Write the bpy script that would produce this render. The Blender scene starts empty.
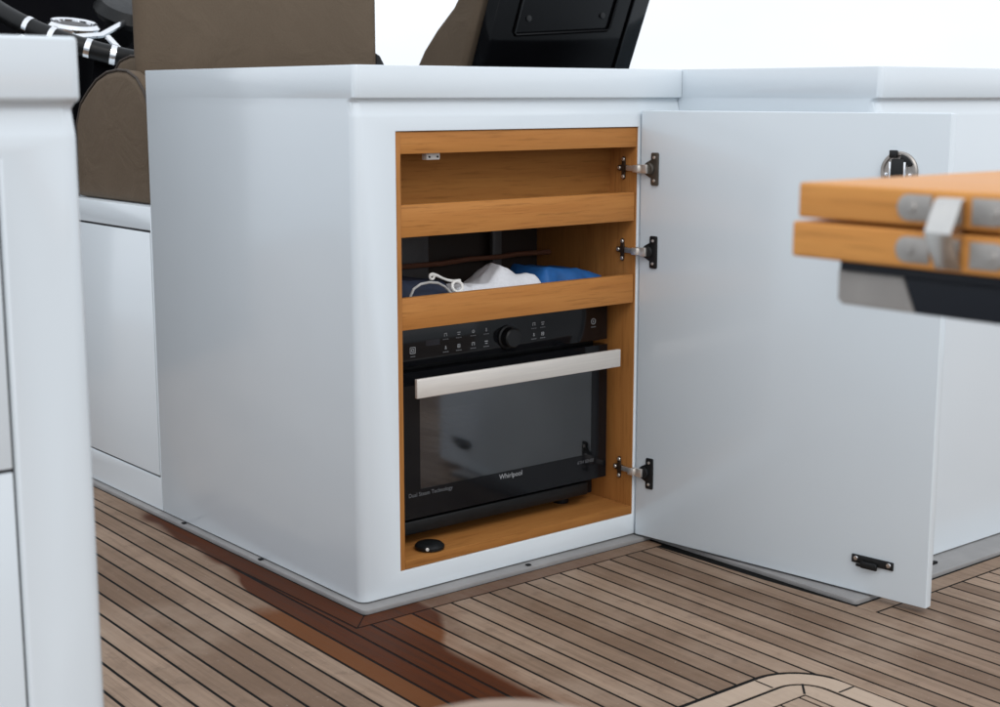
import bpy, bmesh, math, random
from mathutils import Vector, Matrix, noise
random.seed(7)
R = math.radians
S = bpy.context.scene
COL = S.collection
W = {}                                    # world matrix of every object made here

# ------------------------------------------------------------------ nodes
class Sock:
    def __init__(s, nt, o): s.nt, s.o = nt, o
    def _m(s, op, b=None, c=None, clamp=False):
        n = s.nt.nodes.new('ShaderNodeMath'); n.operation = op; n.use_clamp = clamp
        for i, v in enumerate((s, b, c)):
            if v is None: continue
            if isinstance(v, Sock): s.nt.links.new(v.o, n.inputs[i])
            else: n.inputs[i].default_value = v
        return Sock(s.nt, n.outputs[0])
    def __add__(s, b): return s._m('ADD', b)
    __radd__ = __add__
    def __sub__(s, b): return s._m('SUBTRACT', b)
    def __mul__(s, b): return s._m('MULTIPLY', b)
    __rmul__ = __mul__
    def max(s, b): return s._m('MAXIMUM', b)
    def min(s, b): return s._m('MINIMUM', b)
    def step(s, a, b):                    # smoothstep a..b
        n = s.nt.nodes.new('ShaderNodeMapRange'); n.interpolation_type = 'SMOOTHSTEP'
        n.inputs[1].default_value = a; n.inputs[2].default_value = b
        s.nt.links.new(s.o, n.inputs[0]); return Sock(s.nt, n.outputs[0])
    def remap(s, a, b, c, d):
        n = s.nt.nodes.new('ShaderNodeMapRange')
        for i, v in enumerate((a, b, c, d)): n.inputs[i+1].default_value = v
        s.nt.links.new(s.o, n.inputs[0]); return Sock(s.nt, n.outputs[0])

def newmat(name):
    m = bpy.data.materials.new(name); m.use_nodes = True
    nt = m.node_tree; p = nt.nodes['Principled BSDF']
    return m, nt, p

def objco(nt, scale=(1,1,1), rot=(0,0,0)):
    t = nt.nodes.new('ShaderNodeTexCoord'); mp = nt.nodes.new('ShaderNodeMapping')
    mp.inputs['Scale'].default_value = scale; mp.inputs['Rotation'].default_value = rot
    nt.links.new(t.outputs['Object'], mp.inputs['Vector']); return mp.outputs[0]

def noise_tex(nt, vec, scale, detail=4, rough=.55, dist=0):
    n = nt.nodes.new('ShaderNodeTexNoise')
    n.inputs['Scale'].default_value = scale; n.inputs['Detail'].default_value = detail
    n.inputs['Roughness'].default_value = rough; n.inputs['Distortion'].default_value = dist
    nt.links.new(vec, n.inputs['Vector']); return Sock(nt, n.outputs['Fac'])

def mixc(nt, f, a, b, mode='MIX'):
    n = nt.nodes.new('ShaderNodeMix'); n.data_type = 'RGBA'; n.blend_type = mode
    for i, v in ((0, f), (6, a), (7, b)):
        if isinstance(v, Sock): nt.links.new(v.o, n.inputs[i])
        elif i == 0: n.inputs[0].default_value = v
        else: n.inputs[i].default_value = (*v, 1)
    return Sock(nt, n.outputs[2])

def bump(nt, p, h, strength, dist=.002):
    b = nt.nodes.new('ShaderNodeBump'); b.inputs['Strength'].default_value = strength
    b.inputs['Distance'].default_value = dist
    nt.links.new(h.o, b.inputs['Height']); nt.links.new(b.outputs[0], p.inputs['Normal'])

def simple(name, base, rough=.4, metal=0, var=.12, scale=30, bumps=0, coat=0, stretch=(1,1,1), spec=.5, bdist=.002):
    m, nt, p = newmat(name)
    v = objco(nt, stretch); n = noise_tex(nt, v, scale, 5)
    c = mixc(nt, n.remap(.3, .7, 0, 1), [x*(1-var) for x in base], [min(1, x*(1+var)) for x in base])
    nt.links.new(c.o, p.inputs['Base Color'])
    nt.links.new(n.remap(.2, .8, max(.02, rough*.8), min(1, rough*1.2)).o, p.inputs['Roughness'])
    p.inputs['Metallic'].default_value = metal
    p.inputs['Specular IOR Level'].default_value = spec
    if coat: p.inputs['Coat Weight'].default_value = coat; p.inputs['Coat Roughness'].default_value = .08
    if bumps: bump(nt, p, n, bumps, bdist)
    return m

def gelcoat(name, base):
    m, nt, p = newmat(name)
    v = objco(nt); a = noise_tex(nt, v, 1.6, 3); w = noise_tex(nt, v, 3.5, 2)
    sm = noise_tex(nt, v, 1.1, 2, .5)
    c = mixc(nt, a, [x*.94 for x in base], [min(.95, x*1.04) for x in base])
    nt.links.new(c.o, p.inputs['Base Color'])
    nt.links.new((sm*.16 + .12).o, p.inputs['Roughness'])
    p.inputs['Coat Weight'].default_value = .4; p.inputs['Coat Roughness'].default_value = .11
    bump(nt, p, w, .05, .004)
    return m

def wood(name, c1, c2, axis, rough=.42, scale=1.0, coat=0, b=.2):
    st = {'x': (1.2, 22, 22), 'y': (22, 1.2, 22), 'z': (22, 22, 1.2)}[axis]
    m, nt, p = newmat(name)
    v = objco(nt, [q*scale for q in st])
    g = noise_tex(nt, v, 1.6, 6, .62, .6); f = noise_tex(nt, v, 9, 4, .6); big = noise_tex(nt, objco(nt, (1.6, 1.6, 1.6)), 2.2, 2)
    c = mixc(nt, g.remap(.28, .72, 0, 1), c1, c2)
    c = mixc(nt, f.step(.5, .72)*.5, c, [x*.55 for x in c1])
    c = mixc(nt, big.remap(.3, .7, 0, .3), c, [x*.78 for x in c2])
    nt.links.new(c.o, p.inputs['Base Color'])
    nt.links.new(g.remap(.2, .8, rough*.8, rough*1.25).o, p.inputs['Roughness'])
    if coat: p.inputs['Coat Weight'].default_value = coat; p.inputs['Coat Roughness'].default_value = .12
    p.inputs['Specular IOR Level'].default_value = .16
    bump(nt, p, f, b, .0008)
    return m

PITCH, P0, SL, GAP = .0485, .0187, .03, .0062      # teak deck laying: pitch, phase, skew, caulk width

def deck_mat():
    m, nt, p = newmat('weathered_teak')
    g = nt.nodes.new('ShaderNodeNewGeometry'); sp = nt.nodes.new('ShaderNodeSeparateXYZ')
    nt.links.new(g.outputs['Position'], sp.inputs[0])
    x, y = Sock(nt, sp.outputs[0]), Sock(nt, sp.outputs[1])
    at = nt.nodes.new('ShaderNodeAttribute'); at.attribute_name = 'tint'
    tint = Sock(nt, at.outputs['Fac'])
    cv = nt.nodes.new('ShaderNodeCombineXYZ')
    nt.links.new((x - y*SL + tint*3.1).o, cv.inputs[0]); nt.links.new((y + tint*7.3).o, cv.inputs[1])
    mp = nt.nodes.new('ShaderNodeMapping'); mp.inputs['Scale'].default_value = (60, 2.2, 1)
    nt.links.new(cv.outputs[0], mp.inputs[0])
    grain = noise_tex(nt, mp.outputs[0], 1.5, 6, .65, .4)
    mp2 = nt.nodes.new('ShaderNodeMapping'); mp2.inputs['Scale'].default_value = (330, 14, 1)
    nt.links.new(cv.outputs[0], mp2.inputs[0]); fine = noise_tex(nt, mp2.outputs[0], 1, 4, .7)
    pos = g.outputs['Position']
    blot = noise_tex(nt, pos, 3.4, 4, .6); spots = noise_tex(nt, pos, 26, 5, .65); speck = noise_tex(nt, pos, 140, 3, .6)
    c = mixc(nt, tint*.8, (.185, .113, .070), (.430, .305, .217))
    c = mixc(nt, grain.remap(.3, .72, 0, .6), c, (.130, .082, .053))
    c = mixc(nt, fine.step(.5, .8)*.4, c, (.11, .08, .062))
    c = mixc(nt, blot.step(.45, .72)*.5, c, (.37, .28, .21))
    c = mixc(nt, (blot*-1.0 + .5).step(0, .2)*.35, c, (.13, .080, .048))
    c = mixc(nt, spots.step(.52, .70)*.4, c, (.125, .082, .056))
    c = mixc(nt, speck.step(.64, .74)*.45, c, (.42, .35, .29))
    c = mixc(nt, (tint - .98).step(0, .4)*.65, c, (.50, .39, .30))
    big = noise_tex(nt, pos, 5.5, 2, .45)
    # water stain: poured along the planks past the cabinet corner
    pp = x - y*SL
    wob = (big - .5)*.07 + (spots - .5)*.012
    left = (y - .25).max(0.0)*.055 - .1268
    dl = pp - left + (y.step(.2, .4))*(big - .5)*.06
    dl = dl*(y.step(.2, .35)*-.8 + 1.0)
    inner = (dl - y.step(.2, .35)*.004).step(-.0015, .003)
    right = (y + .29 + wob*.8).step(-.02, .21)*.105 + .0187
    front = (right - pp + wob*.25 + .004).step(-.006, .026)
    side = front.max(y.step(-.02, .0))
    fadey = ((y*-1.0) + .97 + wob*2).step(0, .12)*((y + 1.1).step(0, .2))
    wet = inner*side*fadey
    semi = ((pp + .1756).step(-.001, .002))*((pp*-1.0 - .1262).step(-.001, .002))*((y*-1.0 + .17 + wob*4).step(0, .14))*.9
    marg = ((y + wob*.3 + .0785).step(-.001, .001))*((x + .02).step(0, .02))*((x*-1.0 + .75).step(0, .3))*((y*-1.0 + .02).step(0, .01))*.55
    damp = (right - pp + .062 + wob*1.6).step(0, .055)*inner*fadey*((y*-1.0).step(0, .01))*.38
    wm = wet.max(marg).max(damp)
    wetc = mixc(nt, grain.remap(.3, .7, 0, 1), (.038, .0088, .0026), (.088, .0215, .0058))
    wetc = mixc(nt, tint.step(.45, .95)*.75, wetc, (.150, .048, .0125))
    wetc = mixc(nt, (tint*-1.0 + .4).step(0, .3)*.5, wetc, (.022, .0065, .0028))
    c = mixc(nt, semi, c, mixc(nt, grain, (.088, .028, .0075), (.165, .055, .015)))
    c = mixc(nt, wm*.94, c, wetc)
    nt.links.new(c.o, p.inputs['Base Color'])
    ro = grain.remap(.2, .8, .5, .68)
    nt.links.new((ro - wm*.1).o, p.inputs['Roughness'])
    nt.links.new((wm.max(semi)*-.25 + .3).o, p.inputs['Specular IOR Level'])
    bump(nt, p, grain*.6 + fine*.6, .35, .0012)
    return m

M = {}
M['gel'] = gelcoat('white_gelcoat', (.725, .785, .83))
M['door'] = gelcoat('white_door_laminate', (.70, .765, .81))
M['plinth'] = simple('grey_plinth', (.265, .258, .255), .5, var=.1, scale=18, bumps=.1)
M['lip'] = wood('oak_lip', (.40, .155, .038), (.53, .235, .066), 'x')
M['liner'] = wood('oak_liner', (.34, .135, .036), (.46, .20, .055), 'z')
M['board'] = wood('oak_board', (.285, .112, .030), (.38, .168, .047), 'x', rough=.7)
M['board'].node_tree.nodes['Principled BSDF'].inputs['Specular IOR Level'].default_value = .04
M['table'] = wood('oiled_teak', (.60, .245, .058), (.78, .36, .098), 'y', rough=.42)
M['chairwood'] = wood('pale_teak', (.34, .25, .19), (.44, .335, .26), 'x', rough=.5)
M['deck'] = deck_mat()
M['caulk'] = simple('black_caulking', (.004, .004, .004), .7, var=.2, scale=90, spec=.15)
M['blk'] = simple('black_plastic', (.006, .0065, .007), .4, spec=.3, var=.2, scale=70, bumps=.04)
M['matblk'] = simple('matt_black', (.005, .005, .006), .6, spec=.2, var=.2, scale=50)
M['blkglass'] = simple('black_glass', (.006, .0065, .008), .1, var=.1, scale=4, spec=.28)
M['gloss'] = simple('gloss_black_shell', (.002, .002, .0025), .1, var=.1, scale=6, spec=.16)
M['steel'] = simple('brushed_steel', (.76, .72, .67), .5, .55, .06, 6, .04, stretch=(1, 40, 40))
M['chrome'] = simple('chrome', (.82, .83, .85), .12, 1, .03, 20)
M['polished'] = simple('polished_steel', (.60, .585, .56), .25, 1, .04, 30)
M['zinc'] = simple('grey_hinge_steel', (.40, .375, .35), .42, .7, .12, 60, .05)
M['alu'] = simple('grey_bracket', (.33, .31, .29), .55, 0, .12, 25, .06)
M['navy'] = simple('dark_navy_frame', (.006, .008, .014), .4, 0, .2, 12, spec=.25)
def upholstery():
    m, nt, p = newmat('taupe_upholstery')
    v = objco(nt); a = noise_tex(nt, v, 260, 4); g = noise_tex(nt, v, 7, 4, .6, .8); w = noise_tex(nt, v, 2.2, 2)
    c = mixc(nt, a, (.098, .071, .048), (.135, .099, .067)); c = mixc(nt, g.step(.45, .75)*.3, c, (.16, .118, .082))
    nt.links.new(c.o, p.inputs['Base Color']); p.inputs['Roughness'].default_value = .75; p.inputs['Specular IOR Level'].default_value = .25
    bump(nt, p, a*.03 + g*.6 + w, .7, .014)
    return m
M['brown'] = upholstery()
M['piping'] = simple('dark_taupe_piping', (.05, .038, .03), .7, 0, .15, 100, .2)
M['icon'] = simple('pale_print', (.33, .345, .36), .5, var=.05)
M['dimicon'] = simple('dim_print', (.125, .13, .14), .5, var=.05)
M['whiteplastic'] = simple('white_plastic', (.78, .77, .74), .4, var=.05)
M['towel'] = simple('white_cotton', (.74, .76, .80), .9, 0, .05, 160, .5, spec=.2)
M['blue'] = simple('blue_fabric', (.012, .105, .33), .6, 0, .3, 22, .3)
M['navycloth'] = simple('navy_fabric', (.012, .02, .045), .75, 0, .3, 60, .4)
M['cord'] = simple('grey_cord', (.42, .42, .41), .6, 0, .15, 150, .3)
M['cavity'] = simple('oven_enamel', (.16, .17, .19), .35, 0, .12, 10)
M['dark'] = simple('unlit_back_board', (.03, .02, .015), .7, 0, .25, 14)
M['greybox'] = simple('grey_plastic', (.09, .088, .09), .5, 0, .15, 20)
M['rail'] = wood('mahogany_rail', (.13, .055, .035), (.20, .09, .055), 'x')
M['dash'] = simple('unlit_black_vinyl', (.003, .003, .004), .8, var=.2, scale=50, spec=.04)
M['seam_shade'] = simple('dark_seam_shade', (.045, .045, .048), .7, var=.1, scale=40, spec=.1)  # dark fill: shade of the panel gaps put in as colour
M['screen'] = simple('dark_screen', (.01, .012, .02), .15, 0, .1, 5)
M['sea'] = simple('sea_water', (.04, .10, .14), .12, 0, .2, .05, .6)

def window_mat():
    m, nt, p = newmat('tinted_oven_glass')
    nt.nodes.remove(p)
    out = nt.nodes['Material Output']
    tr = nt.nodes.new('ShaderNodeBsdfTransparent'); tr.inputs[0].default_value = (.36, .38, .42, 1)
    gl = nt.nodes.new('ShaderNodeBsdfGlossy'); gl.inputs['Roughness'].default_value = .06
    gl.inputs[0].default_value = (.95, .97, 1, 1)
    fr = nt.nodes.new('ShaderNodeFresnel'); fr.inputs[0].default_value = 1.55
    n = noise_tex(nt, objco(nt), 5, 3)
    mx = nt.nodes.new('ShaderNodeMixShader')
    nt.links.new((Sock(nt, fr.outputs[0])*1.2 + n*.07 + .04).o, mx.inputs[0])
    nt.links.new(tr.outputs[0], mx.inputs[1]); nt.links.new(gl.outputs[0], mx.inputs[2])
    nt.links.new(mx.outputs[0], out.inputs[0])
    return m
M['window'] = window_mat()

# ------------------------------------------------------------------ mesh helpers
def nb(): return bmesh.new()

def box(bm, x0, x1, y0, y1, z0, z1, bev=0, seg=2, T=None):
    t = bmesh.new(); bmesh.ops.create_cube(t, size=1)
    for v in t.verts:
        v.co = Vector(((x0+x1)/2 + v.co.x*(x1-x0), (y0+y1)/2 + v.co.y*(y1-y0), (z0+z1)/2 + v.co.z*(z1-z0)))
    if bev: bmesh.ops.bevel(t, geom=t.edges[:], offset=bev, segments=seg, profile=.5, affect='EDGES')
    merge(bm, t, T)

def merge(bm, t, T=None):
    if T is not None: bmesh.ops.transform(t, matrix=T, verts=t.verts)
    me = bpy.data.meshes.new('tmp'); t.to_mesh(me); t.free(); bm.from_mesh(me); bpy.data.meshes.remove(me)

def tube(bm, pts, r, n=10, cap=True, closed=False):
    pts = [Vector(p) for p in pts]; N = len(pts); rings = []
    up = Vector((0, 0, 1)); prev = None
    for i, p in enumerate(pts):
        d = (pts[(i+1) % N] - pts[i-1]) if closed else (pts[min(i+1, N-1)] - pts[max(i-1, 0)])
        d.normalize()
        if prev is None:
            a = d.cross(up)
            if a.length < 1e-3: a = d.cross(Vector((1, 0, 0)))
        else: a = prev - d*prev.dot(d)
        a.normalize(); prev = a; b = d.cross(a)
        rr = r[i] if isinstance(r, (list, tuple)) else r
        rings.append([bm.verts.new(p + (a*math.cos(2*math.pi*k/n) + b*math.sin(2*math.pi*k/n))*rr) for k in range(n)])
    for i in range(N if closed else N-1):
        A, B = rings[i], rings[(i+1) % N]
        off = 0
        if closed and i == N-1:
            off = min(range(n), key=lambda o: (A[0].co - B[o].co).length)
        for k in range(n):
            bm.faces.new((A[k], A[(k+1) % n], B[(k+1+off) % n], B[(k+off) % n]))
    if cap and not closed:
        bm.faces.new(rings[0][::-1]); bm.faces.new(rings[-1])

def lathe(bm, prof, n=32, T=None):            # prof: (r, h) along +Z, capped
    t = bmesh.new(); rings = []
    for r, h in prof:
        rings.append([t.verts.new((r*math.cos(2*math.pi*k/n), r*math.sin(2*math.pi*k/n), h)) for k in range(n)] if r > 1e-6 else [t.verts.new((0, 0, h))])
    for A, B in zip(rings, rings[1:]):
        for k in range(n):
            if len(A) == 1: t.faces.new((A[0], B[k], B[(k+1) % n])) if len(B) > 1 else None
            elif len(B) == 1: t.faces.new((A[k], A[(k+1) % n], B[0]))
            else: t.faces.new((A[k], A[(k+1) % n], B[(k+1) % n], B[k]))
    if len(rings[0]) > 1: t.faces.new(rings[0][::-1])
    if len(rings[-1]) > 1: t.faces.new(rings[-1])
    merge(bm, t, T)

def prism(bm, poly, a, b, axis='z', bev=0, seg=2, T=None):   # polygon extruded between a and b along an axis
    t = bmesh.new()
    def mk(u, v, w): return {'z': (u, v, w), 'y': (u, w, v), 'x': (w, u, v)}[axis]
    A = [t.verts.new(mk(u, v, a)) for u, v in poly]; B = [t.verts.new(mk(u, v, b)) for u, v in poly]
    n = len(poly)
    fa = t.faces.new(A); fb = t.faces.new(B[::-1])
    for k in range(n): t.faces.new((A[(k+1) % n], A[k], B[k], B[(k+1) % n]))
    bmesh.ops.recalc_face_normals(t, faces=t.faces[:])
    if bev:
        ed = [e for f in (fa, fb) for e in f.edges]
        bmesh.ops.bevel(t, geom=ed, offset=bev, segments=seg, profile=.5, affect='EDGES')
    merge(bm, t, T)

def arc(cx, cy, r, a0, a1, n=6):
    return [(cx + r*math.cos(R(a0 + (a1-a0)*i/n)), cy + r*math.sin(R(a0 + (a1-a0)*i/n))) for i in range(n+1)]

def rrect(x0, x1, y0, y1, r, n=5):
    return arc(x1-r, y1-r, r, 0, 90, n) + arc(x0+r, y1-r, r, 90, 180, n) + arc(x0+r, y0+r, r, 180, 270, n) + arc(x1-r, y0+r, r, 270, 360, n)

def put(name, bm, mats, parent=None, smooth=35, world=True):
    bmesh.ops.recalc_face_normals(bm, faces=bm.faces[:])
    me = bpy.data.meshes.new(name); bm.to_mesh(me); bm.free()
    for m in (mats if isinstance(mats, (list, tuple)) else [mats]): me.materials.append(m)
    o = bpy.data.objects.new(name, me); COL.objects.link(o)
    W[o] = Matrix.Identity(4)
    if parent is not None:
        o.parent = parent; W[o] = W[parent].copy()
        if world: me.transform(W[parent].inverted())
    if smooth:
        for f in me.polygons: f.use_smooth = True
        me.set_sharp_from_angle(angle=R(smooth))
    return o

def thing(name, label, cat, loc, rz=0, group=None):
    o = bpy.data.objects.new(name, None); COL.objects.link(o); o.empty_display_size = .05
    o.location = loc; o.rotation_euler = (0, 0, rz)
    W[o] = Matrix.Translation(loc) @ Matrix.Rotation(rz, 4, 'Z')
    o['label'] = label; o['category'] = cat
    if group: o['group'] = group
    return o

def tag(o, label, cat, group=None):
    o['label'] = label; o['category'] = cat
    if group: o['group'] = group
    return o

def structure(o): o['kind'] = 'structure'; return o

def boolean(o, cutter_bm):
    me = bpy.data.meshes.new('cut'); bmesh.ops.recalc_face_normals(cutter_bm, faces=cutter_bm.faces[:]); cutter_bm.to_mesh(me); cutter_bm.free()
    c = bpy.data.objects.new('cut', me); COL.objects.link(c); c.matrix_world = W[o]
    md = o.modifiers.new('b', 'BOOLEAN'); md.operation = 'DIFFERENCE'; md.object = c; md.solver = 'EXACT'
    finish(o)
    bpy.data.objects.remove(c); bpy.data.meshes.remove(me)

def finish(o, smooth=35):                      # bake modifiers into the mesh
    bpy.context.view_layer.update()
    dg = bpy.context.evaluated_depsgraph_get()
    me = bpy.data.meshes.new_from_object(o.evaluated_get(dg)); old = o.data
    o.modifiers.clear(); me.name = old.name; o.data = me
    for f in me.polygons: f.use_smooth = True
    me.set_sharp_from_angle(angle=R(smooth))

def bevel_mod(o, w, seg=3, angle=40):
    md = o.modifiers.new('bev', 'BEVEL'); md.width = w; md.segments = seg; md.limit_method = 'ANGLE'; md.angle_limit = R(angle); md.harden_normals = False
    finish(o)

def text(name, s, size, mat, parent, M4, extrude=.0002, align='CENTER'):
    cu = bpy.data.curves.new(name, 'FONT'); cu.body = s; cu.size = size; cu.align_x = align; cu.extrude = extrude; cu.resolution_u = 4
    t = bpy.data.objects.new('tmp_text', cu); COL.objects.link(t)
    bpy.context.view_layer.update()
    me = bpy.data.meshes.new_from_object(t.evaluated_get(bpy.context.evaluated_depsgraph_get()))
    bpy.data.objects.remove(t); bpy.data.curves.remove(cu)
    me.transform(W[parent].inverted() @ M4); me.materials.clear(); me.materials.append(mat); me.name = name
    o = bpy.data.objects.new(name, me); COL.objects.link(o); o.parent = parent; W[o] = W[parent].copy()
    return o

FRONT = lambda x, y, z: Matrix.Translation((x, y, z)) @ Matrix.Rotation(R(90), 4, 'X')     # text plane facing -Y

# ------------------------------------------------------------------ the setting: sea, deck
b = nb()
box(b, -3.4, 3.8, -4.2, 4.6, -.16, -.0007)
structure(put('deck_base', b, M['caulk'], smooth=0))
b = nb()
bmesh.ops.create_grid(b, x_segments=2, y_segments=2, size=3000)
for v in b.verts: v.co.z = -2.6
structure(put('sea', b, M['sea'], smooth=0))

HY, HP0, HP1, HR, HY1 = -.728, -.42, .4635, .105, -1.9      # the inlaid panel, in skewed plank coordinates
def xy(p, y): return (p + SL*y, y)
def hatch_y(p, grow=0):
    r = HR + grow; c0, c1, cy = HP0 + HR, HP1 - HR, HY - HR
    if p < c0 - r or p > c1 + r: return None
    d = c0 - p if p < c0 else (p - c1 if p > c1 else 0)
    return cy + math.sqrt(max(0, r*r - d*d))
def y_top(p):
    if p < -.157: return 4.4
    if p < -.0646: return min(4.4, (-.067 - p)/SL)
    if p < .7644: return -.0805
    if p < .7817: return min(-.0805, (.753 - p)/SL)
    return -.655
deck = nb(); lay = deck.loops.layers.float_color.new('tint')
def slab(pts, tv, top=0.0, bot=-.0032):
    A = [deck.verts.new((x, y, top)) for x, y in pts]; B = [deck.verts.new((x, y, bot)) for x, y in pts]
    fs = [deck.faces.new(A)]
    n = len(pts)
    for k in range(n): fs.append(deck.faces.new((A[k], B[k], B[(k+1) % n], A[(k+1) % n])))
    for f in fs:
        for l in f.loops: l[lay] = (tv, tv, tv, 1)
k = -68
while True:
    a = P0 + PITCH*k + GAP/2; c = P0 + PITCH*(k+1) - GAP/2; k += 1
    if a > 3.7: break
    if c < -3.3: continue
    inside = a < HP1 + .01 and c > HP0 - .01
    ncol = 8 if (inside and (c > HP1 - HR - .01 or a < HP0 + HR + .01)) else 1
    tv = random.random()
    cols = [a + (c-a)*i/ncol for i in range(ncol+1)]
    kn = [q for q in (-.0646, -.157, .7644, .7817) if a < q < c]
    if kn: ncol = 2; cols = [a, kn[0], c]
    runs = [(-4.0, None)] if not inside else [(-4.0, HY1 - GAP), ('h', None)]
    for lo, hi in runs:
        lows, highs = [], []
        for p in cols:
            yt = y_top(p) if hi is None else hi
            if lo == 'h':
                hy = hatch_y(p, .0105); yl = (hy if hy is not None else HY1 - .0)
            else: yl = lo
            lows.append(xy(p, yl)); highs.append(xy(p, yt))
        if True:
            # split long planks at butt joints
            if ncol == 1:
                y0, y1 = lows[0][1], min(highs[0][1], highs[-1][1])
                cuts = []; yy = y0 + random.uniform(.5, 2.3)
                while yy < y1 - .5:
                    if not (-.75 < yy < 1.0 and -.6 < a < .8): cuts.append(yy)
                    yy += random.uniform(1.6, 2.6)
                cur = lows
                for yc in cuts:
                    slab([cur[0], cur[1], xy(cols[1], yc - .002), xy(cols[0], yc - .002)], tv)
                    tv = min(1, max(0, tv + random.uniform(-.3, .3))); cur = [xy(cols[0], yc + .002), xy(cols[1], yc + .002)]
                slab([cur[0], cur[1], highs[1], highs[0]], tv)
            else: slab(lows + highs[::-1], tv)
# margin boards round the cabinets
slab([(-.0618, -.0745), (-.0618, 4.4), (-.0175, 4.4), (-.0175, -.0305)], .3)
slab([(-.0590, -.0755), (-.0160, -.0325), (.7645, -.0325), (.7625, -.0755)], .35)
slab([(.7705, -.6495), (.7675, -.6090), (.7705, -.6075), (3.6, -.6075), (3.6, -.6495)], .55)
deck_o = structure(put('deck', deck, M['deck'], smooth=0))

# inlaid panel in the deck
b = nb()
lay_h = None
panel = thing('deck_panel', 'teak panel with rounded border set into the deck in front of the cabinets', 'deck panel', (0, -1.2, 0))
def ring(bm, outer, inner, top=.0006, bot=-.003):
    n = len(outer)
    O = [bm.verts.new((*p, top)) for p in outer]; I = [bm.verts.new((*p, top)) for p in inner]
    O2 = [bm.verts.new((*p, bot)) for p in outer]; I2 = [bm.verts.new((*p, bot)) for p in inner]
    for q in range(n):
        w = (q+1) % n
        bm.faces.new((O[q], O[w], I[w], I[q])); bm.faces.new((O[q], O2[q], O2[w], O[w])); bm.faces.new((I[q], I[w], I2[w], I2[q]))
def rr(x0, x1, y0, y1, r, n=8): return [xy(p, y) for p, y in rrect(x0, x1, y0, y1, r, n)]
def tinted(o, v):
    at = o.data.color_attributes.new('tint', 'FLOAT_COLOR', 'CORNER')
    for d in at.data: d.color = (v, v, v, 1)
ring(b, rr(HP0, HP1, HY1, HY, HR), rr(HP0+.042, HP1-.042, HY1+.042, HY-.042, HR-.042))
tinted(put('border', b, M['deck'], panel, smooth=0), 1.4)
b = nb()
ring(b, rr(HP0+.050, HP1-.050, HY1+.050, HY-.050, HR-.050), [xy(p, y) for p, y in rrect(HP0+.092, HP1-.092, HY1+.092, HY-.092, .001, 8)])
tinted(put('inner_frame', b, M['deck'], panel, smooth=0), 1.25)
b = nb(); q = HP0 + .097
while q + .008 < HP1 - .097:
    c = min(q + .043, HP1 - .097)
    pts = [xy(q, HY1+.097), xy(c, HY1+.097), xy(c, HY-.097), xy(q, HY-.097)]
    A = [b.verts.new((*p, .0006)) for p in pts]; B = [b.verts.new((*p, -.003)) for p in pts]
    b.faces.new(A)
    for w in range(4): b.faces.new((A[w], B[w], B[(w+1) % 4], A[(w+1) % 4]))
    q += PITCH
tinted(put('planking', b, M['deck'], panel, smooth=0), 1.1)
# mitre joints of the panel: dark caulk strips
b = nb()
def strip(p0, y0, p1, y1, w=.004, z=.0009):
    a = Vector(xy(p0, y0)); c = Vector(xy(p1, y1)); n = (c-a).normalized(); n = Vector((-n.y, n.x))*w/2
    b.faces.new([b.verts.new((*v, z)) for v in (a-n, c-n, c+n, a+n)])
for q in ((HP1-.062, HY-.062, HP1-.092, HY-.092), (HP1-HR-.01, HY-.001, HP1-HR-.01, HY-.041), (HP1-.001, HY-HR-.02, HP1-.041, HY-HR-.02)):
    b = nb(); strip(*q); put('joint', b, M['caulk'], panel, smooth=0)

# ------------------------------------------------------------------ cabinets
RIM = [(1.0560, 0), (.9950, 0), (.9930, .011), (.9870, .0125), (.9640, .0055), (.9580, .0045), (.0115, .0045)]   # (height, step-in of the front)
def cabinet_shell(x0, x1, yf, yb, rl, name, parent, T=None, square=False):
    t = nb(); rings = []
    for z, inset in RIM:
        r = rl if z < .99 else rl*.6
        pts = [(x0, yb)] + arc(x0 + r, yf + inset + r, r, 180, 270, 7) + [(x1, yf + inset), (x1, yb)]
        rings.append([t.verts.new((x, y, z)) for x, y in pts])
    n = len(rings[0])
    for A, B in zip(rings, rings[1:]):
        for q in range(n): t.faces.new((A[q], A[(q+1) % n], B[(q+1) % n], B[q]))
    t.faces.new(rings[0][::-1]); t.faces.new(rings[-1])
    return put(name, t, M['gel'], parent)

def plinth(x0, x1, yf, yb, out, name, parent, r=.012, left=None):
    t = nb(); l = out if left is None else left
    prism(t, [(x0 - l, yb)] + arc(x0 - l + r, yf - out + r, r, 180, 270, 5) + [(x1, yf - out), (x1, yb)], -.002, .0085, 'z', .002)
    return put(name, t, M['plinth'], parent)

# --- main cabinet with the oven
XB = .8725
cab = thing('galley_cabinet', 'white galley cabinet with open door, oak shelves and a built-in oven', 'cabinet', (.4, .4, 0))
body = cabinet_shell(0, XB, -.0045, .853, .020, 'carcass', cab)
cut = nb(); L = W[cab].inverted()
box(cut, .096, .745, -.1, .62, .058, .932, T=L)
boolean(body, cut)
bevel_mod(body, .0022, 2, 50)
plinth(0, XB - .0005, 0, .853, .029, 'plinth', cab, left=.0135)
for x, y in ((.417, -.018), (-.006, .732), (-.006, .379)):
    b = nb(); box(b, x-.005, x+.005, y-.004, y+.006, .0088, .0118, .001); put('screw_cover', b, M['matblk'], cab)

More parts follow.
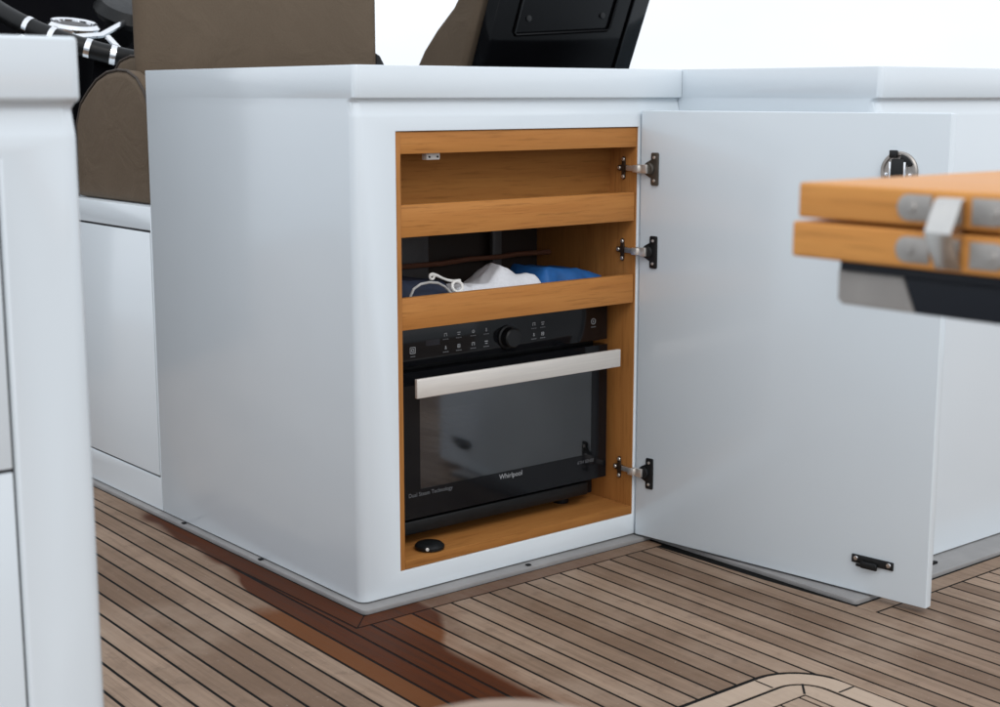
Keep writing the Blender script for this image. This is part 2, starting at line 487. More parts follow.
# wood lining: left, right, back, bottom, top boards
b = nb(); box(b, .0965, .1085, .003, .60, .0585, .9315, .0008); put('side_lining', b, M['liner'], cab)
b = nb(); box(b, .7425, .7448, .004, .60, .0585, .9315, .0004); put('side_lining', b, M['liner'], cab)
b = nb(); box(b, .109, .742, .086, .096, .7475, .9212, 0); put('back_board', b, M['board'], cab)
b = nb(); box(b, .109, .742, .585, .60, .0785, .5395, 0); put('back_board', b, M['board'], cab)
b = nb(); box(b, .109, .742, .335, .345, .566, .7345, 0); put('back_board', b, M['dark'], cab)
b = nb(); box(b, .109, .742, .0035, .60, .0585, .0775, .0012); put('floor_board', b, M['board'], cab)
b = nb(); box(b, .109, .742, .0045, .0205, .8885, .9312, .0012); put('top_rail', b, M['lip'], cab)
b = nb(); box(b, .109, .742, .021, .60, .9215, .9312, 0); put('ceiling_board', b, M['board'], cab)
for z0, z1, zb in ((.7275, .7905, .735), (.5455, .6085, .553)):
    b = nb(); box(b, .109, .742, .0225, .585, zb, zb+.012, .0005); sh = put('shelf', b, M['board'], cab)
    b = nb(); box(b, .109, .7395, .0045, .0222, z0, z1, .0018); put('lip', b, M['lip'], sh)
b = nb(); box(b, .1885, .2225, .028, .044, .8745, .8882, .002)
catch = put('door_catch', b, M['whiteplastic'], cab)
for x in (.1955, .2155):
    b = nb(); lathe(b, [(.0022, 0), (.0022, .001)], 10, Matrix.Translation((x, .0275, .8805)) @ Matrix.Rotation(R(90), 4, 'X')); put('screw', b, M['matblk'], catch)
# fiddle rail and post inside the middle bay
b = nb(); tube(b, [(.12, .292, .630), (.314, .29, .631), (.42, .292, .630), (.50, .289, .635), (.59, .290, .634), (.64, .287, .637), (.738, .285, .636)], .0058, 8)
put('rear_rail', b, M['rail'], cab)
b = nb(); box(b, .578, .604, .30, .312, .5655, .7345, .001); put('rear_post', b, M['greybox'], cab)

# --- the open door
ang = R(-90 + 6.9)
dr = thing('door_tmp', '', '', (.7455, -.002, 0), ang); bpy.data.objects.remove(dr); W.pop(dr, None)
DM = Matrix.Translation((.7455, -.002, 0)) @ Matrix.Rotation(ang, 4, 'Z')      # local x = along the door, +y = outer side
b = nb(); box(b, .004, .7265, 0, .021, .0125, .9675, .0022, 3, T=DM)
door = put('door', b, M['door'], cab)
door['label'] = 'white cabinet door swung wide open'
def hinge(z, plate_mat, dark):
    h = nb()
    # butterfly plate on the door
    prism(h, [(.034, z-.020), (.0345, z-.033), (.0365, z-.0355), (.0525, z-.0355), (.0545, z-.033), (.0545, z+.033),
              (.0525, z+.0355), (.0365, z+.0355), (.0345, z+.033), (.034, z+.020), (.022, z+.014), (.0145, z+.008), (.0145, z-.008), (.022, z-.014)],
          -.0035, -.0002, 'y', .0008, T=DM)
    lathe(h, [(.0135, 0), (.0135, .003), (.0105, .0045), (.009, .0028), (0, .0028)], 24, DM @ Matrix.Translation((.030, -.0035, z)) @ Matrix.Rotation(R(90), 4, 'X'))
    n0 = len(h.faces)
    box(h, .002, .030, -.013, -.0065, z-.0095, z+.0095, .0015, T=DM)
    box(h, -.006, .010, -.018, -.0105, z-.0078, z+.0078, .0015, T=DM)
    for s in (-1, 1): lathe(h, [(.0034, 0), (.003, .0018), (0, .0024)], 12, DM @ Matrix.Translation((.0435, -.0035, z + s*.025)) @ Matrix.Rotation(R(90), 4, 'X'))
    lathe(h, [(.0028, 0), (.0024, .0015), (0, .002)], 12, DM @ Matrix.Translation((.022, -.0112, z)) @ Matrix.Rotation(R(90), 4, 'X'))
    # arm reaching to the mounting plate on the cabinet side
    prism(h, [(-.016, z-.0062), (.030, z-.0055), (.030, z+.0055), (-.016, z+.0062)], .7345, .7385, 'x', .0012)
    n1 = len(h.faces)
    prism(h, [(.022, z-.005), (.036, z-.007), (.037, z-.023), (.0415, z-.0255), (.046, z-.023), (.047, z-.007), (.059, z-.005), (.059, z+.005), (.047, z+.007), (.046, z+.023), (.0415, z+.0255), (.037, z+.023), (.036, z+.007), (.022, z+.005)],
          .7385, .7422, 'x', .0008)
    n2 = len(h.faces)
    for y, zz in ((.0415, z+.019), (.0415, z-.019), (.054, z), (.027, z)):
        lathe(h, [(.0042, 0), (.0034, .002), (0, .0026)], 12, Matrix.Translation((.7385, y, zz)) @ Matrix.Rotation(R(-90), 4, 'Y'))
    h.faces.ensure_lookup_table()
    for i, f in enumerate(h.faces):
        f.material_index = 0 if i < n0 else (1 if i < n1 else (2 if i < n2 else 1))
    return put('hinge', h, [plate_mat, M['nickel'], M['mount']], door)
M['mount'] = simple('dark_bronze_mount', (.05, .03, .018), .5, .3, .2, 40)
M['nickel'] = simple('satin_nickel', (.80, .77, .73), .35, .8, .1, 60)
M['hbronze'] = simple('bronzed_steel', (.10, .09, .075), .4, .6, .2, 40)
M['hblack'] = simple('black_hinge_steel', (.008, .009, .010), .45, .2, .2, 40)
hinge(.842, M['hbronze'], M['hbronze']); hinge(.661, M['hblack'], M['hblack']); hinge(.1615, M['hblack'], M['hblack'])
# strike plate low on the door
b = nb(); box(b, .5625, .6545, -.0045, -.0002, .0735, .0905, .0012, T=DM); box(b, .585, .622, -.011, -.0045, .0665, .0815, .003, T=DM); box(b, .574, .60, -.0075, -.0045, .0675, .0735, .001, T=DM)
n0 = len(b.faces)
for w in (.572, .645): lathe(b, [(.0052, 0), (.0045, .0014), (0, .002)], 14, DM @ Matrix.Translation((w, -.0045, .083)) @ Matrix.Rotation(R(90), 4, 'X'))
b.faces.ensure_lookup_table()
for i, f in enumerate(b.faces): f.material_index = 1 if i >= n0 else 0
put('strike_plate', b, [M['hblack'], M['chrome']], door)
# round flush lock high on the door
b = nb(); TL = DM @ Matrix.Translation((.627, 0, .857)) @ Matrix.Rotation(R(90), 4, 'X')
lathe(b, [(.0385, 0), (.0385, .004), (.036, .0065), (.032, .0065), (.030, .0035), (0, .0035)], 40, TL)
n0 = len(b.faces)
box(b, -.0135, .0135, -.03, .024, .0036, .0105, .0018, T=TL); box(b, -.018, -.002, .026, .0405, .005, .0115, .0015, T=TL)
prism(b, arc(0, 0, .0335, 25, 80, 8) + arc(0, 0, .024, 80, 25, 8), .0037, .009, 'z', .0008, T=TL)
n1 = len(b.faces)
for s in (-1, 1):
    box(b, s*.0155-.0025, s*.0155+.0025, -.028, .019, .0037, .012, .001, T=TL)
    lathe(b, [(.0045, .0036), (.004, .007), (0, .0078)], 14, TL @ Matrix.Translation((s*.025, -.006, 0)))
b.faces.ensure_lookup_table()
for i, f in enumerate(b.faces): f.material_index = 0 if i < n0 else (1 if i < n1 else 2)
put('lock', b, [M['zinc'], M['hblack'], M['chrome']], door)

# --- bench base behind the cabinet
bench = thing('bench_base', 'low white bench base with flush panel, behind the galley cabinet', 'bench', (.5, 1.6, 0))
b = nb(); box(b, 0, 1.05, .8535, 2.05, .0115, .743, .0)
bb = put('base', b, M['gel'], bench)
cut = nb(); box(cut, -.05, .016, .8590, 1.62, .0915, .6875, T=W[bench].inverted()); boolean(bb, cut); bevel_mod(bb, .002, 2, 50)
b = nb(); box(b, .0008, .0155, .8645, 1.615, .0960, .6825, .0015); put('panel_door', b, M['gel'], bench)
b = nb(); box(b, .0042, .0159, .8592, 1.6198, .0917, .6873); put('seam_shade', b, M['seam_shade'], bench)  # slab added behind the panel, painting its gap dark as if shaded
b = nb(); box(b, -.0135, 1.05, .8535, 2.05, -.002, .0085, .002); put('plinth', b, M['plinth'], bench)

# --- second counter on the right
c2 = thing('galley_counter', 'white counter beside the open door, standing forward of the oven cabinet', 'counter', (1.7, .2, 0))
o = cabinet_shell(XB + .0005, 2.9, -.535, .853, .020, 'carcass', c2); bevel_mod(o, .0022, 2, 50)
b = nb()
prism(b, [(XB+.001-.098, -.0295)] + arc(XB-.0965+.012, -.601+.012, .012, 180, 270, 5) + [(2.9, -.601), (2.9, .853), (XB+.001, .853), (XB+.001, -.0295)], -.002, .0085, 'z', .002)
put('plinth', b, M['plinth'], c2)
b = nb(); box(b, 1.088, 1.106, -.566, -.556, .0088, .014, .0015); put('screw_cover', b, M['matblk'], c2)

# --- near console on the left
con = thing('console', 'white console with flush door and drawer fronts, nearest the camera at the left', 'console', (-1.6, -.5, 0))
t = nb(); rings = []
for z, inset in RIM:
    r = .020 if z < .99 else .012
    xr = -.9330 - (.0 if z > .99 else .001)
    pts = [(-2.5, .15), (-2.5, -.9245 + inset)] + arc(xr - r, -.9245 + inset + r, r, 270, 360, 7) + [(xr, .15)]
    rings.append([t.verts.new((x, y, z)) for x, y in pts])
for A, B in zip(rings, rings[1:]):
    for q in range(len(A)): t.faces.new((A[q], A[(q+1) % len(A)], B[(q+1) % len(A)], B[q]))
t.faces.new(rings[0][::-1]); t.faces.new(rings[-1])
o = put('carcass', t, M['gel'], con)
cut = nb(); box(cut, -1.75, -1.0195, -1.0, -.908, .06, .9405, T=W[con].inverted()); boolean(o, cut); bevel_mod(o, .0055, 4, 50)
b = nb(); box(b, -1.747, -1.0225, -.9198, -.9085, .6385, .9375, .0012); put('drawer_front', b, M['gel'], con)
b = nb(); box(b, -1.7498, -1.0197, -.9160, -.9084, .0602, .9403); put('seam_shade', b, M['seam_shade'], con)  # added dark slab, standing in for shade in the drawer gaps
b = nb(); box(b, -1.747, -1.0225, -.9198, -.9085, .063, .6345, .0012); put('drawer_front', b, M['gel'], con)
b = nb(); box(b, -2.5, -.9265, -.955, .15, -.002, .0085, .002); put('plinth', b, M['plinth'], con)

# ------------------------------------------------------------------ the oven
ov = thing('oven', 'black built-in compact oven with steel bar handle and glass door', 'oven', (.418, .3, .0776))
X0, X1, YD = .1205, .7155, .060
b = nb(); box(b, X0+.012, X1-.012, .0925, .56, .097, .5345, .003)
ob = put('body', b, M['matblk'], ov)
cut = nb(); box(cut, .175, .675, .08, .46, .165, .405, T=W[ov].inverted()); boolean(ob, cut)
b = nb()
for x0, x1, y0, y1, z0, z1 in ((.1755, .6745, .45, .4595, .1655, .4045), (.1755, .1815, .094, .45, .1655, .4045), (.6685, .6745, .094, .45, .1655, .4045), (.182, .668, .094, .45, .1655, .1715), (.182, .668, .094, .45, .3985, .4045)):
    box(b, x0, x1, y0, y1, z0, z1)
put('cavity', b, M['cavity'], ov, smooth=0)
b = nb()
for i in range(14): tube(b, [(.19 + i*.036, .12, .262), (.19 + i*.036, .43, .262)], .0016, 6)
for y in (.12, .275, .43): tube(b, [(.185, y, .2595), (.665, y, .2595)], .0026, 6)
put('rack', b, M['zinc'], ov)
for x in (.17, .64):
    for y in (.13, .5):
        b = nb(); lathe(b, [(.018, 0), (.018, .012), (.014, .0195)], 20, Matrix.Translation((x, y, .0776))); put('foot', b, M['matblk'], ov)
# door: black glass frame round the window
b = nb()
WX0, WX1, WZ0, WZ1 = .190, .669, .2005, .409
for x0, x1, z0, z1 in ((X0, WX0, .1405, .4475), (WX1, X1, .1405, .4475), (WX0, WX1, .1405, WZ0), (WX0, WX1, WZ1, .4475)):
    box(b, x0, x1, YD, YD+.030, z0, z1)
odoor = put('door', b, M['blkglass'], ov, smooth=0)
b = nb(); box(b, WX0, WX1, YD+.0006, YD+.0046, WZ0, WZ1); put('window', b, M['window'], odoor, smooth=0)
b = nb(); box(b, .139, .6975, -.002, .0065, .4065, .4455, .0014, 3)
put('handle', b, M['steel'], odoor)
for x in (.195, .642):
    b = nb(); box(b, x-.010, x+.010, .0067, YD-.0002, .416, .434, .003); put('handle_mount', b, M['matblk'], odoor)
text('brand_lettering', 'Whirlpool', .0155, M['icon'], odoor, FRONT(.432, YD-.0006, .1855))
text('door_lettering', 'Dual Steam Technology', .0118, M['dimicon'], odoor, FRONT(.159, YD-.0006, .1865), align='LEFT')
text('door_lettering', '6TH SENSE', .0105, M['dimicon'], odoor, FRONT(.652, YD-.0006, .1815))
# lower air duct trim
b = nb(); box(b, X0+.008, .6685, YD+.008, .092, .1035, .1335, .004, 3); put('lower_trim', b, M['blk'], ov)
# control panel
b = nb(); box(b, X0, X1, YD+.001, .092, .459, .5445, .0015, 2); pn = put('control_panel', b, M['blkglass'], ov)
b = nb(); lathe(b, [(.0255, 0), (.0255, .004), (.0215, .0055), (.021, .022), (.018, .025), (0, .025)], 36, FRONT(.4215, YD+.0008, .494)); put('knob', b, M['blk'], pn)
b = nb(); box(b, .2065, .2425, YD+.0002, YD+.0012, .4975, .5095); put('display', b, M['screen'], pn, smooth=0)
b = nb(); c = nb()
yf = YD + .0006
def bar(bm, x, z, w, h): box(bm, x-w/2, x+w/2, yf-.0004, yf+.0004, z-h/2, z+h/2)
def ringz(bm, x, z, r, w, n=14): tube(bm, [(x + r*math.cos(2*math.pi*i/n), yf, z + r*math.sin(2*math.pi*i/n)) for i in range(n)], w, 5, closed=True)
def sq(bm, x, z, s, w=.0012):
    for dx, dz, ww, hh in ((0, s/2, s, w), (0, -s/2, s, w), (-s/2, 0, w, s), (s/2, 0, w, s)): bar(bm, x+dx, z+dz, ww, hh)
def flush():
    put('icon', b, M['icon'], pn, smooth=0); put('caption', c, M['dimicon'], pn, smooth=0)
def icons(xs, zs):
    global b, c
    for i, x in enumerate(xs):
        for j, z in enumerate(zs):
            b = nb(); c = nb()
            kq = (i + j*3) % 5
            if kq == 0: bar(b, x-.003, z, .0016, .006); bar(b, x+.003, z, .0016, .006); bar(b, x, z+.003, .0075, .0016)
            elif kq == 1: bar(b, x, z+.002, .0085, .0018); bar(b, x, z-.0025, .006, .0016)
            elif kq == 2: ringz(b, x, z, .0026, .0012)
            elif kq == 3: bar(b, x, z, .0022, .007); bar(b, x, z-.002, .005, .0014)
            else: sq(b, x, z, .0062); bar(b, x, z, .0024, .0024)
            for u in range(3): bar(c, x - .0052 + u*.0050, z-0.0090, .0042 - .0006*(u % 2), .0018)
            flush()
icons((.258, .292, .330, .365), (.5155, .489)); icons((.497, .522), (.514, .491))
b = nb(); c = nb(); sq(b, .174, .492, .0125, .0014); sq(b, .174, .492, .0052, .0013); bar(c, .174, .4795, .012, .0017); flush()
b = nb(); c = nb(); ringz(b, .672, .503, .0062, .0009); bar(b, .672, .503, .0018, .005); bar(c, .672, .4905, .014, .0018); flush()

# ------------------------------------------------------------------ things in the cabinet
SHELF = .5653
def cloth(name, x0, x1, y0, y1, hf, mat, nx=40, ny=24):
    t = nb(); top = []
    for j in range(ny+1):
        row = []
        for i in range(nx+1):
            u, v = i/nx, j/ny
            e = min(1, min(u, 1-u)*9)*min(1, min(v, 1-v)*6); e = e**.5
            x = x0 + (x1-x0)*u; y = y0 + (y1-y0)*v
            h = hf(u, v)*e
            x += .004*noise.noise((u*6, v*5, 3.3)); y += .006*noise.noise((u*5, v*5, 9.1))
            row.append(t.verts.new((x, y, SHELF + .001 + max(.0005, h))))
        top.append(row)
    for j in range(ny):
        for i in range(nx): t.faces.new((top[j][i], top[j][i+1], top[j+1][i+1], top[j+1][i]))
    rim = [top[0][i] for i in range(nx+1)] + [top[j][nx] for j in range(1, ny+1)] + [top[ny][i] for i in range(nx-1, -1, -1)] + [top[j][0] for j in range(ny-1, 0, -1)]
    low = [t.verts.new((v.co.x, v.co.y, SHELF + .0004)) for v in rim]
    for i in range(len(rim)): t.faces.new((rim[i], low[i], low[(i+1) % len(rim)], rim[(i+1) % len(rim)]))
    t.faces.new(low)
    return put(name, t, mat, None, 60)
G = lambda u, c, w: math.exp(-((u-c)/w)**2)
fold = lambda u, v, s, a: a*noise.noise((u*s, v*s*.6, 1.7)) + a*.5*noise.noise((u*s*2.3, v*s*1.4, 5.2))
tw = cloth('towel', .262, .545, .045, .20, lambda u, v: .041 + .010*u + .030*max(0, 1-abs(u-.555)/.13)*G(v, .35, .4) + .010*G(u, .64, .2) - .012*G(v, 1, .4) - .028*max(0, u-.86)/.14 + fold(u, v, 5, .006) + .003*math.sin(u*38 + v*9)*G(u, .3, .35) - .006*abs(noise.noise((u*9, v*4, 4.4))), M['towel'], 72, 30)
tag(tw, 'rumpled white cotton towel on the middle shelf, between blue and navy cloths', 'towel')
o = cloth('folded_cloth', .520, .736, .060, .21, lambda u, v: (.060 - .008*u - .026*max(0, u-.6)/.4) + .006*G(u, .12, .1) + fold(u, v, 4, .005), M['blue'], 44, 26)
tag(o, 'bright blue folded cloth at the right end of the middle shelf', 'cloth')
nv = cloth('bag', .112, .285, .045, .24, lambda u, v: .054 + .018*(1-u) + fold(u, v, 5, .006), M['navycloth'], 32, 24)
tag(nv, 'navy fabric bag with grey cord handle at the left end of the middle shelf', 'bag')
b = nb(); tube(b, [(.158, .043, .592), (.156, .041, .606), (.163, .040, .620), (.180, .040, .6285), (.202, .040, .6305), (.224, .041, .6275), (.243, .042, .618), (.256, .043, .606), (.268, .045, .596)], .0027, 8)
put('handle', b, M['cord'], nv)
# white drawstring with toggle lying across bag and towel
b = nb(); tube(b, [(.226, .072, .640), (.234, .071, .641), (.244, .070, .638), (.256, .068, .632), (.268, .066, .627), (.282, .065, .624), (.300, .066, .624)], [.003, .0042, .0034, .0026, .0030, .0036, .0034], 9)
ringp = [(.231 + .0055*math.cos(a*.5236), .070, .637 + .0055*math.sin(a*.5236)) for a in range(12)]
tube(b, ringp, .0028, 7, closed=True)
ringp = [(.276 + .013*math.cos(a*.5236), .044 + .004*math.sin(a*.5236), .6155 + .0105*math.sin(a*.5236)) for a in range(12)]
tube(b, ringp, .0034, 7, closed=True)
st = put('drawstring', b, M['whiteplastic'], tw)
b = nb(); box(b, .27, .405, .3125, .3345, .5665, .712, .004, 3); box(b, .285, .388, .3095, .3122, .595, .70, .001)
tag(put('storage_box', b, M['greybox']), 'dull grey box at the back of the middle shelf, in the left corner', 'box')
b = nb()
lathe(b, [(.024, .0), (.031, .003), (.031, .008), (.026, .013), (.012, .0155), (0, .016)], 28, Matrix.Translation((.194, .036, .0779)))
pk = put('rubber_bumper', b, M['blk']); tag(pk, 'small round black rubber bumper on the cabinet floor, in front of the oven', 'bumper')
b = nb(); lathe(b, [(.004, 0), (.0035, .0015), (0, .002)], 12, Matrix.Translation((.172, .0142, .0855)) @ Matrix.Rotation(R(70), 4, 'X') @ Matrix.Rotation(R(-20), 4, 'Y'))
put('screw', b, M['zinc'], pk)

# ------------------------------------------------------------------ folding table, right foreground
TX, TY, TZ = -.688, -1.611, .9375
tb = thing('folding_table', 'folded teak table with steel hinges jutting in at the right, nearest the camera', 'table', (TX+.35, TY-.6, 0))
LX, LY = .52, 1.05
b = nb(); box(b, TX, TX+LX, TY-LY, TY, TZ-.0255, TZ, .0022, 3); put('upper_leaf', b, M['table'], tb)
b = nb(); box(b, TX-.001, TX+LX, TY-LY, TY+.004, TZ-.0545, TZ-.0285, .0022, 3); put('lower_leaf', b, M['table'], tb)
def table_hinge(yc):
    h = nb()
    for zc in (TZ-.0128, TZ-.0415):
        for s in (1, -1):
            y0 = yc + s*.0155; y1 = yc + s*.043
            pts = [(y0, zc-0.0090), (y1 - s*.0085, zc-0.0090)] + [(y1 - s*.0085 + s*.0085*math.sin(a), zc - 0.0090*math.cos(a)) for a in (.4, .9, 1.57, 2.2, 2.7)] + [(y1 - s*.0085, zc+0.0090), (y0, zc+0.0090)]
            prism(h, pts, TX-.0022, TX+.0006, 'x', .0006)
            lathe(h, [(.0042, 0), (.0036, .001), (0, .0013)], 14, Matrix.Translation((TX-.0022, yc + s*.0315, zc)) @ Matrix.Rotation(R(-90), 4, 'Y'))
    n0 = len(h.faces)
    prism(h, [(TX-.0165, TZ-.0285), (TX-.0165, TZ-.0265), (TX-.0065, TZ-.0065), (TX-.0025, TZ-.0045), (TX-.0005, TZ-.0050), (TX-.0005, TZ-.0525), (TX-.0025, TZ-.0525)], yc-.0105, yc+.0105, 'y', .001)
    h.faces.ensure_lookup_table()
    for i, f in enumerate(h.faces): f.material_index = 1 if i >= n0 else 0
    put('hinge', h, [M['zinc'], M['polished']], tb)
table_hinge(TY-.130); table_hinge(TY-.80)
b = nb(); prism(b, [(TY-.029, TZ-.0625), (TY-.0845, TZ-.0625), (TY-.0955, TZ-.0875), (TY-.033, TZ-.0875), (TY-.029, TZ-.084)], TX+.012, TX+.42, 'x', .002); put('bracket', b, M['alu'], tb)
b = nb(); box(b, TX+.008, TX+.44, TY-.95, TY-.0335, TZ-.0622, TZ-.0548, .001)
prism(b, [(TY-.0850, TZ-.0623), (TY-.95, TZ-.0623), (TY-.95, TZ-.0875), (TY-.0960, TZ-.0875)], TX+.0122, TX+.42, 'x', .0015); put('subframe', b, M['navy'], tb)
b = nb(); lathe(b, [(.17, 0), (.17, .012), (.05, .03), (.045, .80), (.09, .85)], 28, Matrix.Translation((TX+.35, TY-.6, 0))); put('pedestal', b, M['steel'], tb)

# teak stool top just below the lens
b = nb()
sx, sy, sz = -.9495, -1.596, .60
st = thing('teak_stool', 'pale teak stool with narrow rounded top, blurred at the bottom edge of the photo', 'stool', (sx, sy, 0), R(-39))
T = W[st]
prism(b, arc(0, -.075, .09, 0, 180, 20) + arc(0, -.26, .09, 180, 360, 20), sz-.028, sz, 'z', .008, 3, T=T); put('seat', b, M['chairwood'], st)
for i in range(4):
    a = R(45 + 90*i); b = nb()
    tube(b, [T @ Vector((.06*math.cos(a), -.165+.12*math.sin(a), sz-.029)), T @ Vector((.13*math.cos(a), -.165+.17*math.sin(a), 0.0005))], [.017, .012], 12); put('leg', b, M['chairwood'], st)

# ------------------------------------------------------------------ helm seats, wheel, dash
def soft(bm, x0, x1, y0, y1, z0, z1, r, seg=5): box(bm, x0, x1, y0, y1, z0, z1, r, seg)
sa = thing('helm_chair', 'brown upholstered helm chair with tall straight backrest behind the oven cabinet', 'chair', (.41, 1.2, .7435))
b = nb(); prism(b, arc(.094, 1.030, .030, 150, 270, 6) + arc(.727, 1.030, .030, 270, 360, 6) + [(.757, 1.16), (.205, 1.16)], .7445, 1.72, 'z', .02, 4); put('backrest', b, M['brown'], sa)
b = nb(); soft(b, .305, .75, 1.165, 1.62, .7445, .93, .045); put('cushion', b, M['brown'], sa)
def bolster(x0, x1, prof, bev, name='bolster'):
    h = nb(); prism(h, prof, x0, x1, 'x', bev, 4); o = put(name, h, M['brown'], sa, 60)
    h = nb(); tube(h, [(x0 + bev*.32, y + (.0 if 0 else 0), z) for y, z in prof], .0034, 8); put('piping', h, M['piping'], o)
bolster(.020, .070, [(.886, .7445), (.884, .93), (.892, .972), (.915, 1.010), (.950, 1.040), (.998, 1.057), (1.05, 1.060), (1.11, 1.055), (1.17, 1.038), (1.22, 1.012), (1.27, .980), (1.30, .93), (1.31, .7445)], .018)
bolster(.160, .300, [(1.168, .7445), (1.168, 1.07), (1.18, 1.09), (1.21, 1.099), (1.27, 1.099), (1.33, 1.088), (1.37, 1.06), (1.385, 1.0), (1.39, .7445)], .016)
bolster(.074, .114, [(1.168, .7445), (1.168, .98), (1.30, .95), (1.33, .9), (1.33, .7445)], .01)
b = nb(); prism(b, [(.7585, 1.03), (.7585, 1.112), (.772, 1.105), (.790, 1.075), (.795, 1.03)], 1.02, 1.07, 'y', .004); put('bracket', b, M['blk'], sa)

sb = thing('helm_chair', 'brown helm chair with gloss black shell back above the white counter', 'chair', (1.4, 1.5, 0))
RK = .42
def lean(bm):
    for v in bm.verts: v.co.y += 1.0 - (v.co.z - 1.08)*RK
b = nb()
prism(b, [(1.094, .03), (1.112, .004), (1.13, 0), (1.615, 0), (1.632, .004), (1.7135, .026), (1.7155, .05), (1.69, .06), (1.13, .06)], .72, 1.72, 'z', .006, 2); lean(b)
shell = put('shell', b, M['gloss'], sb)
b = nb()
tube(b, [(1.190, -.004, 1.72), (1.190, -.004, 1.175), (1.197, -.004, 1.168), (1.545, -.004, 1.190), (1.552, -.004, 1.198), (1.552, -.004, 1.72)], .0045, 8)
tube(b, [(1.622, -.003, .74), (1.622, -.003, 1.71)], .004, 8)
lean(b); put('trim_bead', b, M['gloss'], shell)
for x, z in ((1.232, 1.215), (1.512, 1.232)):
    b = nb(); lathe(b, [(.010, 0), (.009, .004), (0, .006)], 14, Matrix.Translation((x, 1.0-(z-1.08)*RK, z)) @ Matrix.Rotation(R(90), 4, 'X')); put('bolt', b, M['blk'], shell)
b = nb(); prism(b, [(.062, .72), (.062, 1.72), (.12, 1.74), (.17, 1.50), (.155, 1.33), (.19, 1.25), (.245, 1.19), (.285, 1.13), (.302, 1.08), (.315, .95), (.325, .72)], 1.092, 1.70, 'x', .022, 4); lean(b)
put('upholstery', b, M['brown'], sb, 60)
b = nb(); box(b, 1.12, 1.68, 1.22, 1.85, .56, .715, .04, 4); put('seat_cushion', b, M['brown'], sb)
b = nb(); lathe(b, [(.20, 0), (.20, .012), (.06, .03), (.055, .50), (.15, .555)], 28, Matrix.Translation((1.4, 1.5, 0))); put('pedestal', b, M['gloss'], sb)

dash = thing('helm_console', 'black helm dashboard with screen and chrome gauge, behind the steering wheel', 'dashboard', (.3, 2.6, 0))
b = nb(); prism(b, [(2.30, 0), (2.12, .82), (2.16, 1.00), (2.42, 1.20), (2.62, 1.72), (3.0, 1.72), (3.0, 0)], -.75, 1.25, 'x', .02, 3); put('body', b, M['dash'], dash)
TD = Matrix.Translation((.34, 2.30, 1.125)) @ Matrix.Rotation(R(38), 4, 'X')
b = nb(); lathe(b, [(.085, 0), (.085, .018), (.078, .026), (.070, .022), (.068, .010)], 36, TD)
g = put('gauge', b, M['chrome'], dash)
b = nb(); lathe(b, [(.067, .008), (.067, .012), (0, .012)], 32, TD); put('dial', b, M['greybox'], g)
b = nb(); box(b, .62, 1.15, 2.50, 2.56, 1.28, 1.62, .01); put('screen', b, M['screen'], dash)
TC = Matrix.Translation((.31, 1.95, 1.185)) @ Matrix.Rotation(R(14), 4, 'X')
b = nb(); lathe(b, [(.070, -.012), (.078, 0), (.078, .02), (.068, .03), (.060, .026), (.058, .014)], 40, TC); g = put('compass', b, M['chrome'], dash)
b = nb(); lathe(b, [(.0575, .012), (.0575, .016), (.03, .026), (0, .03)], 32, TC); put('dial', b, M['greybox'], g)
b = nb(); lathe(b, [(.06, -.25), (.066, -.0125)], 24, TC); put('compass_pod', b, M['dash'], dash)
# throttle box and switches below the wheel
b = nb()
box(b, .10, .20, 2.06, 2.16, .93, .99, .015, 3); box(b, .24, .33, 2.05, 2.14, .92, .965, .012, 3); put('switch_box', b, M['blk'], dash)
for x, y, z in ((.145, 2.05, .96), (.285, 2.04, .945), (.26, 2.07, 1.0), (.36, 2.10, 1.01)):
    b = nb(); lathe(b, [(.016, 0), (.014, .02), (0, .024)], 16, Matrix.Translation((x, y, z)) @ Matrix.Rotation(R(75), 4, 'X')); put('switch', b, M['chrome'], dash)
b = nb(); tube(b, [(.20, 2.06, .99), (.225, 1.99, 1.06), (.25, 1.95, 1.085)], [.014, .012, .02], 10); put('throttle_lever', b, M['blk'], dash)

wc = Vector((.56, 2.05, 1.30)); tilt = Matrix.Rotation(R(26), 4, 'X')
wh = thing('steering_wheel', 'black leather steering wheel with chrome bands and spokes at top left', 'wheel', wc)
TW = Matrix.Translation(wc) @ tilt; RW = .50
def onrim(deg, r=RW, h=0): a = R(deg); return TW @ Vector((r*math.cos(a), r*math.sin(a), h))
b = nb(); tube(b, [onrim(i*5) for i in range(72)], .027, 14, closed=True); rim = put('rim', b, M['blk'], wh)
for d in (150, 170, 190, 210, 219, 231, 239, 252, 270, 290, 310, 330, 350, 10):
    b = nb(); tube(b, [onrim(d-.9), onrim(d+.9)], .0295, 16); put('band', b, M['chrome'], rim)
for d in (232, 352, 112):
    b = nb()
    tube(b, [onrim(d-10, RW-.02), onrim(d-2, RW-.14, -.01), onrim(d, .10, -.05)], .0105, 10)
    tube(b, [onrim(d+10, RW-.02), onrim(d+2, RW-.14, -.01)], .0105, 10)
    put('spoke', b, M['chrome'], wh)
b = nb(); lathe(b, [(.11, -.07), (.12, -.05), (.10, -.02), (0, -.01)], 28, TW); put('hub', b, M['blk'], wh)
b = nb(); tube(b, [TW @ Vector((0, 0, -.06)), Vector((.56, 2.42, 1.07))], .05, 16); put('column', b, M['matblk'], wh)

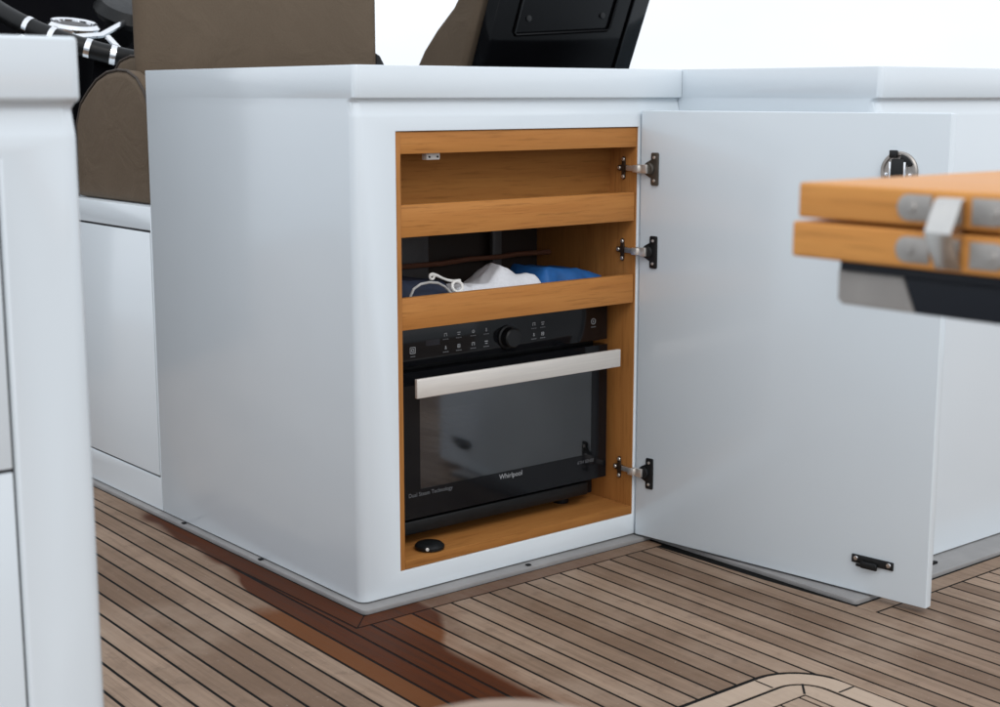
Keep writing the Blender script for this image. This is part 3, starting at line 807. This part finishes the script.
# ------------------------------------------------------------------ light, sky, camera
w = bpy.data.worlds.new('World'); S.world = w; w.use_nodes = True; nt = w.node_tree
bg = nt.nodes['Background']
sky = nt.nodes.new('ShaderNodeTexSky'); sky.sky_type = 'NISHITA'; sky.sun_disc = False
SUN_EL, SUN_AZ = 42, 198                     # azimuth clockwise from the +Y axis of the cabinet frame
sky.sun_elevation = R(SUN_EL); sky.sun_rotation = R(SUN_AZ); sky.air_density = 1.6; sky.dust_density = 6; sky.ozone_density = 2
hs = nt.nodes.new('ShaderNodeHueSaturation'); hs.inputs['Saturation'].default_value = .22
nt.links.new(sky.outputs[0], hs.inputs['Color'])
tc = nt.nodes.new('ShaderNodeTexCoord'); mp = nt.nodes.new('ShaderNodeMapping'); mp.inputs['Scale'].default_value = (1.5, 1.5, 4)
nt.links.new(tc.outputs['Generated'], mp.inputs[0])
cl = noise_tex(nt, mp.outputs[0], 1.3, 4, .5)
cloud = mixc(nt, cl.remap(.3, .7, 0, 1), (8.2, 8.75, 9.5), (9.9, 10.4, 11.0))       # closed cloud cover over the Nishita sky
mixed = mixc(nt, .86, (1, 1, 1), (1, 1, 1)); mn = mixed.o.node
nt.links.new(hs.outputs[0], mn.inputs[6]); nt.links.new(cloud.o, mn.inputs[7]); nt.links.new(mixed.o, bg.inputs['Color'])
bg.inputs['Strength'].default_value = .12
sl = bpy.data.lights.new('sun', 'SUN'); sl.energy = .55; sl.angle = R(18); sl.color = (1, .97, .93)
so = bpy.data.objects.new('sun', sl); COL.objects.link(so); so.location = (0, -3, 6)
d = Vector((math.sin(R(SUN_AZ))*math.cos(R(SUN_EL)), math.cos(R(SUN_AZ))*math.cos(R(SUN_EL)), math.sin(R(SUN_EL))))
so.rotation_euler = d.to_track_quat('Z', 'Y').to_euler()

cd = bpy.data.cameras.new('camera'); cam = bpy.data.objects.new('camera', cd); COL.objects.link(cam)
cam.location = (-1.540, -2.304, 1.0); cam.rotation_euler = (R(80), 0, R(-39.4))
cd.sensor_width = 36; cd.lens = 36*1465/1000; cd.clip_start = .02; cd.clip_end = 8000
cd.dof.use_dof = True; cd.dof.focus_distance = 2.95; cd.dof.aperture_fstop = 7.5
S.camera = cam
S.view_settings.view_transform = 'Standard'; S.view_settings.look = 'None'; S.view_settings.gamma = 1; S.view_settings.use_curve_mapping = False
S.view_settings.exposure = .12
S.render.engine = 'CYCLES'
S.cycles.use_denoising = True
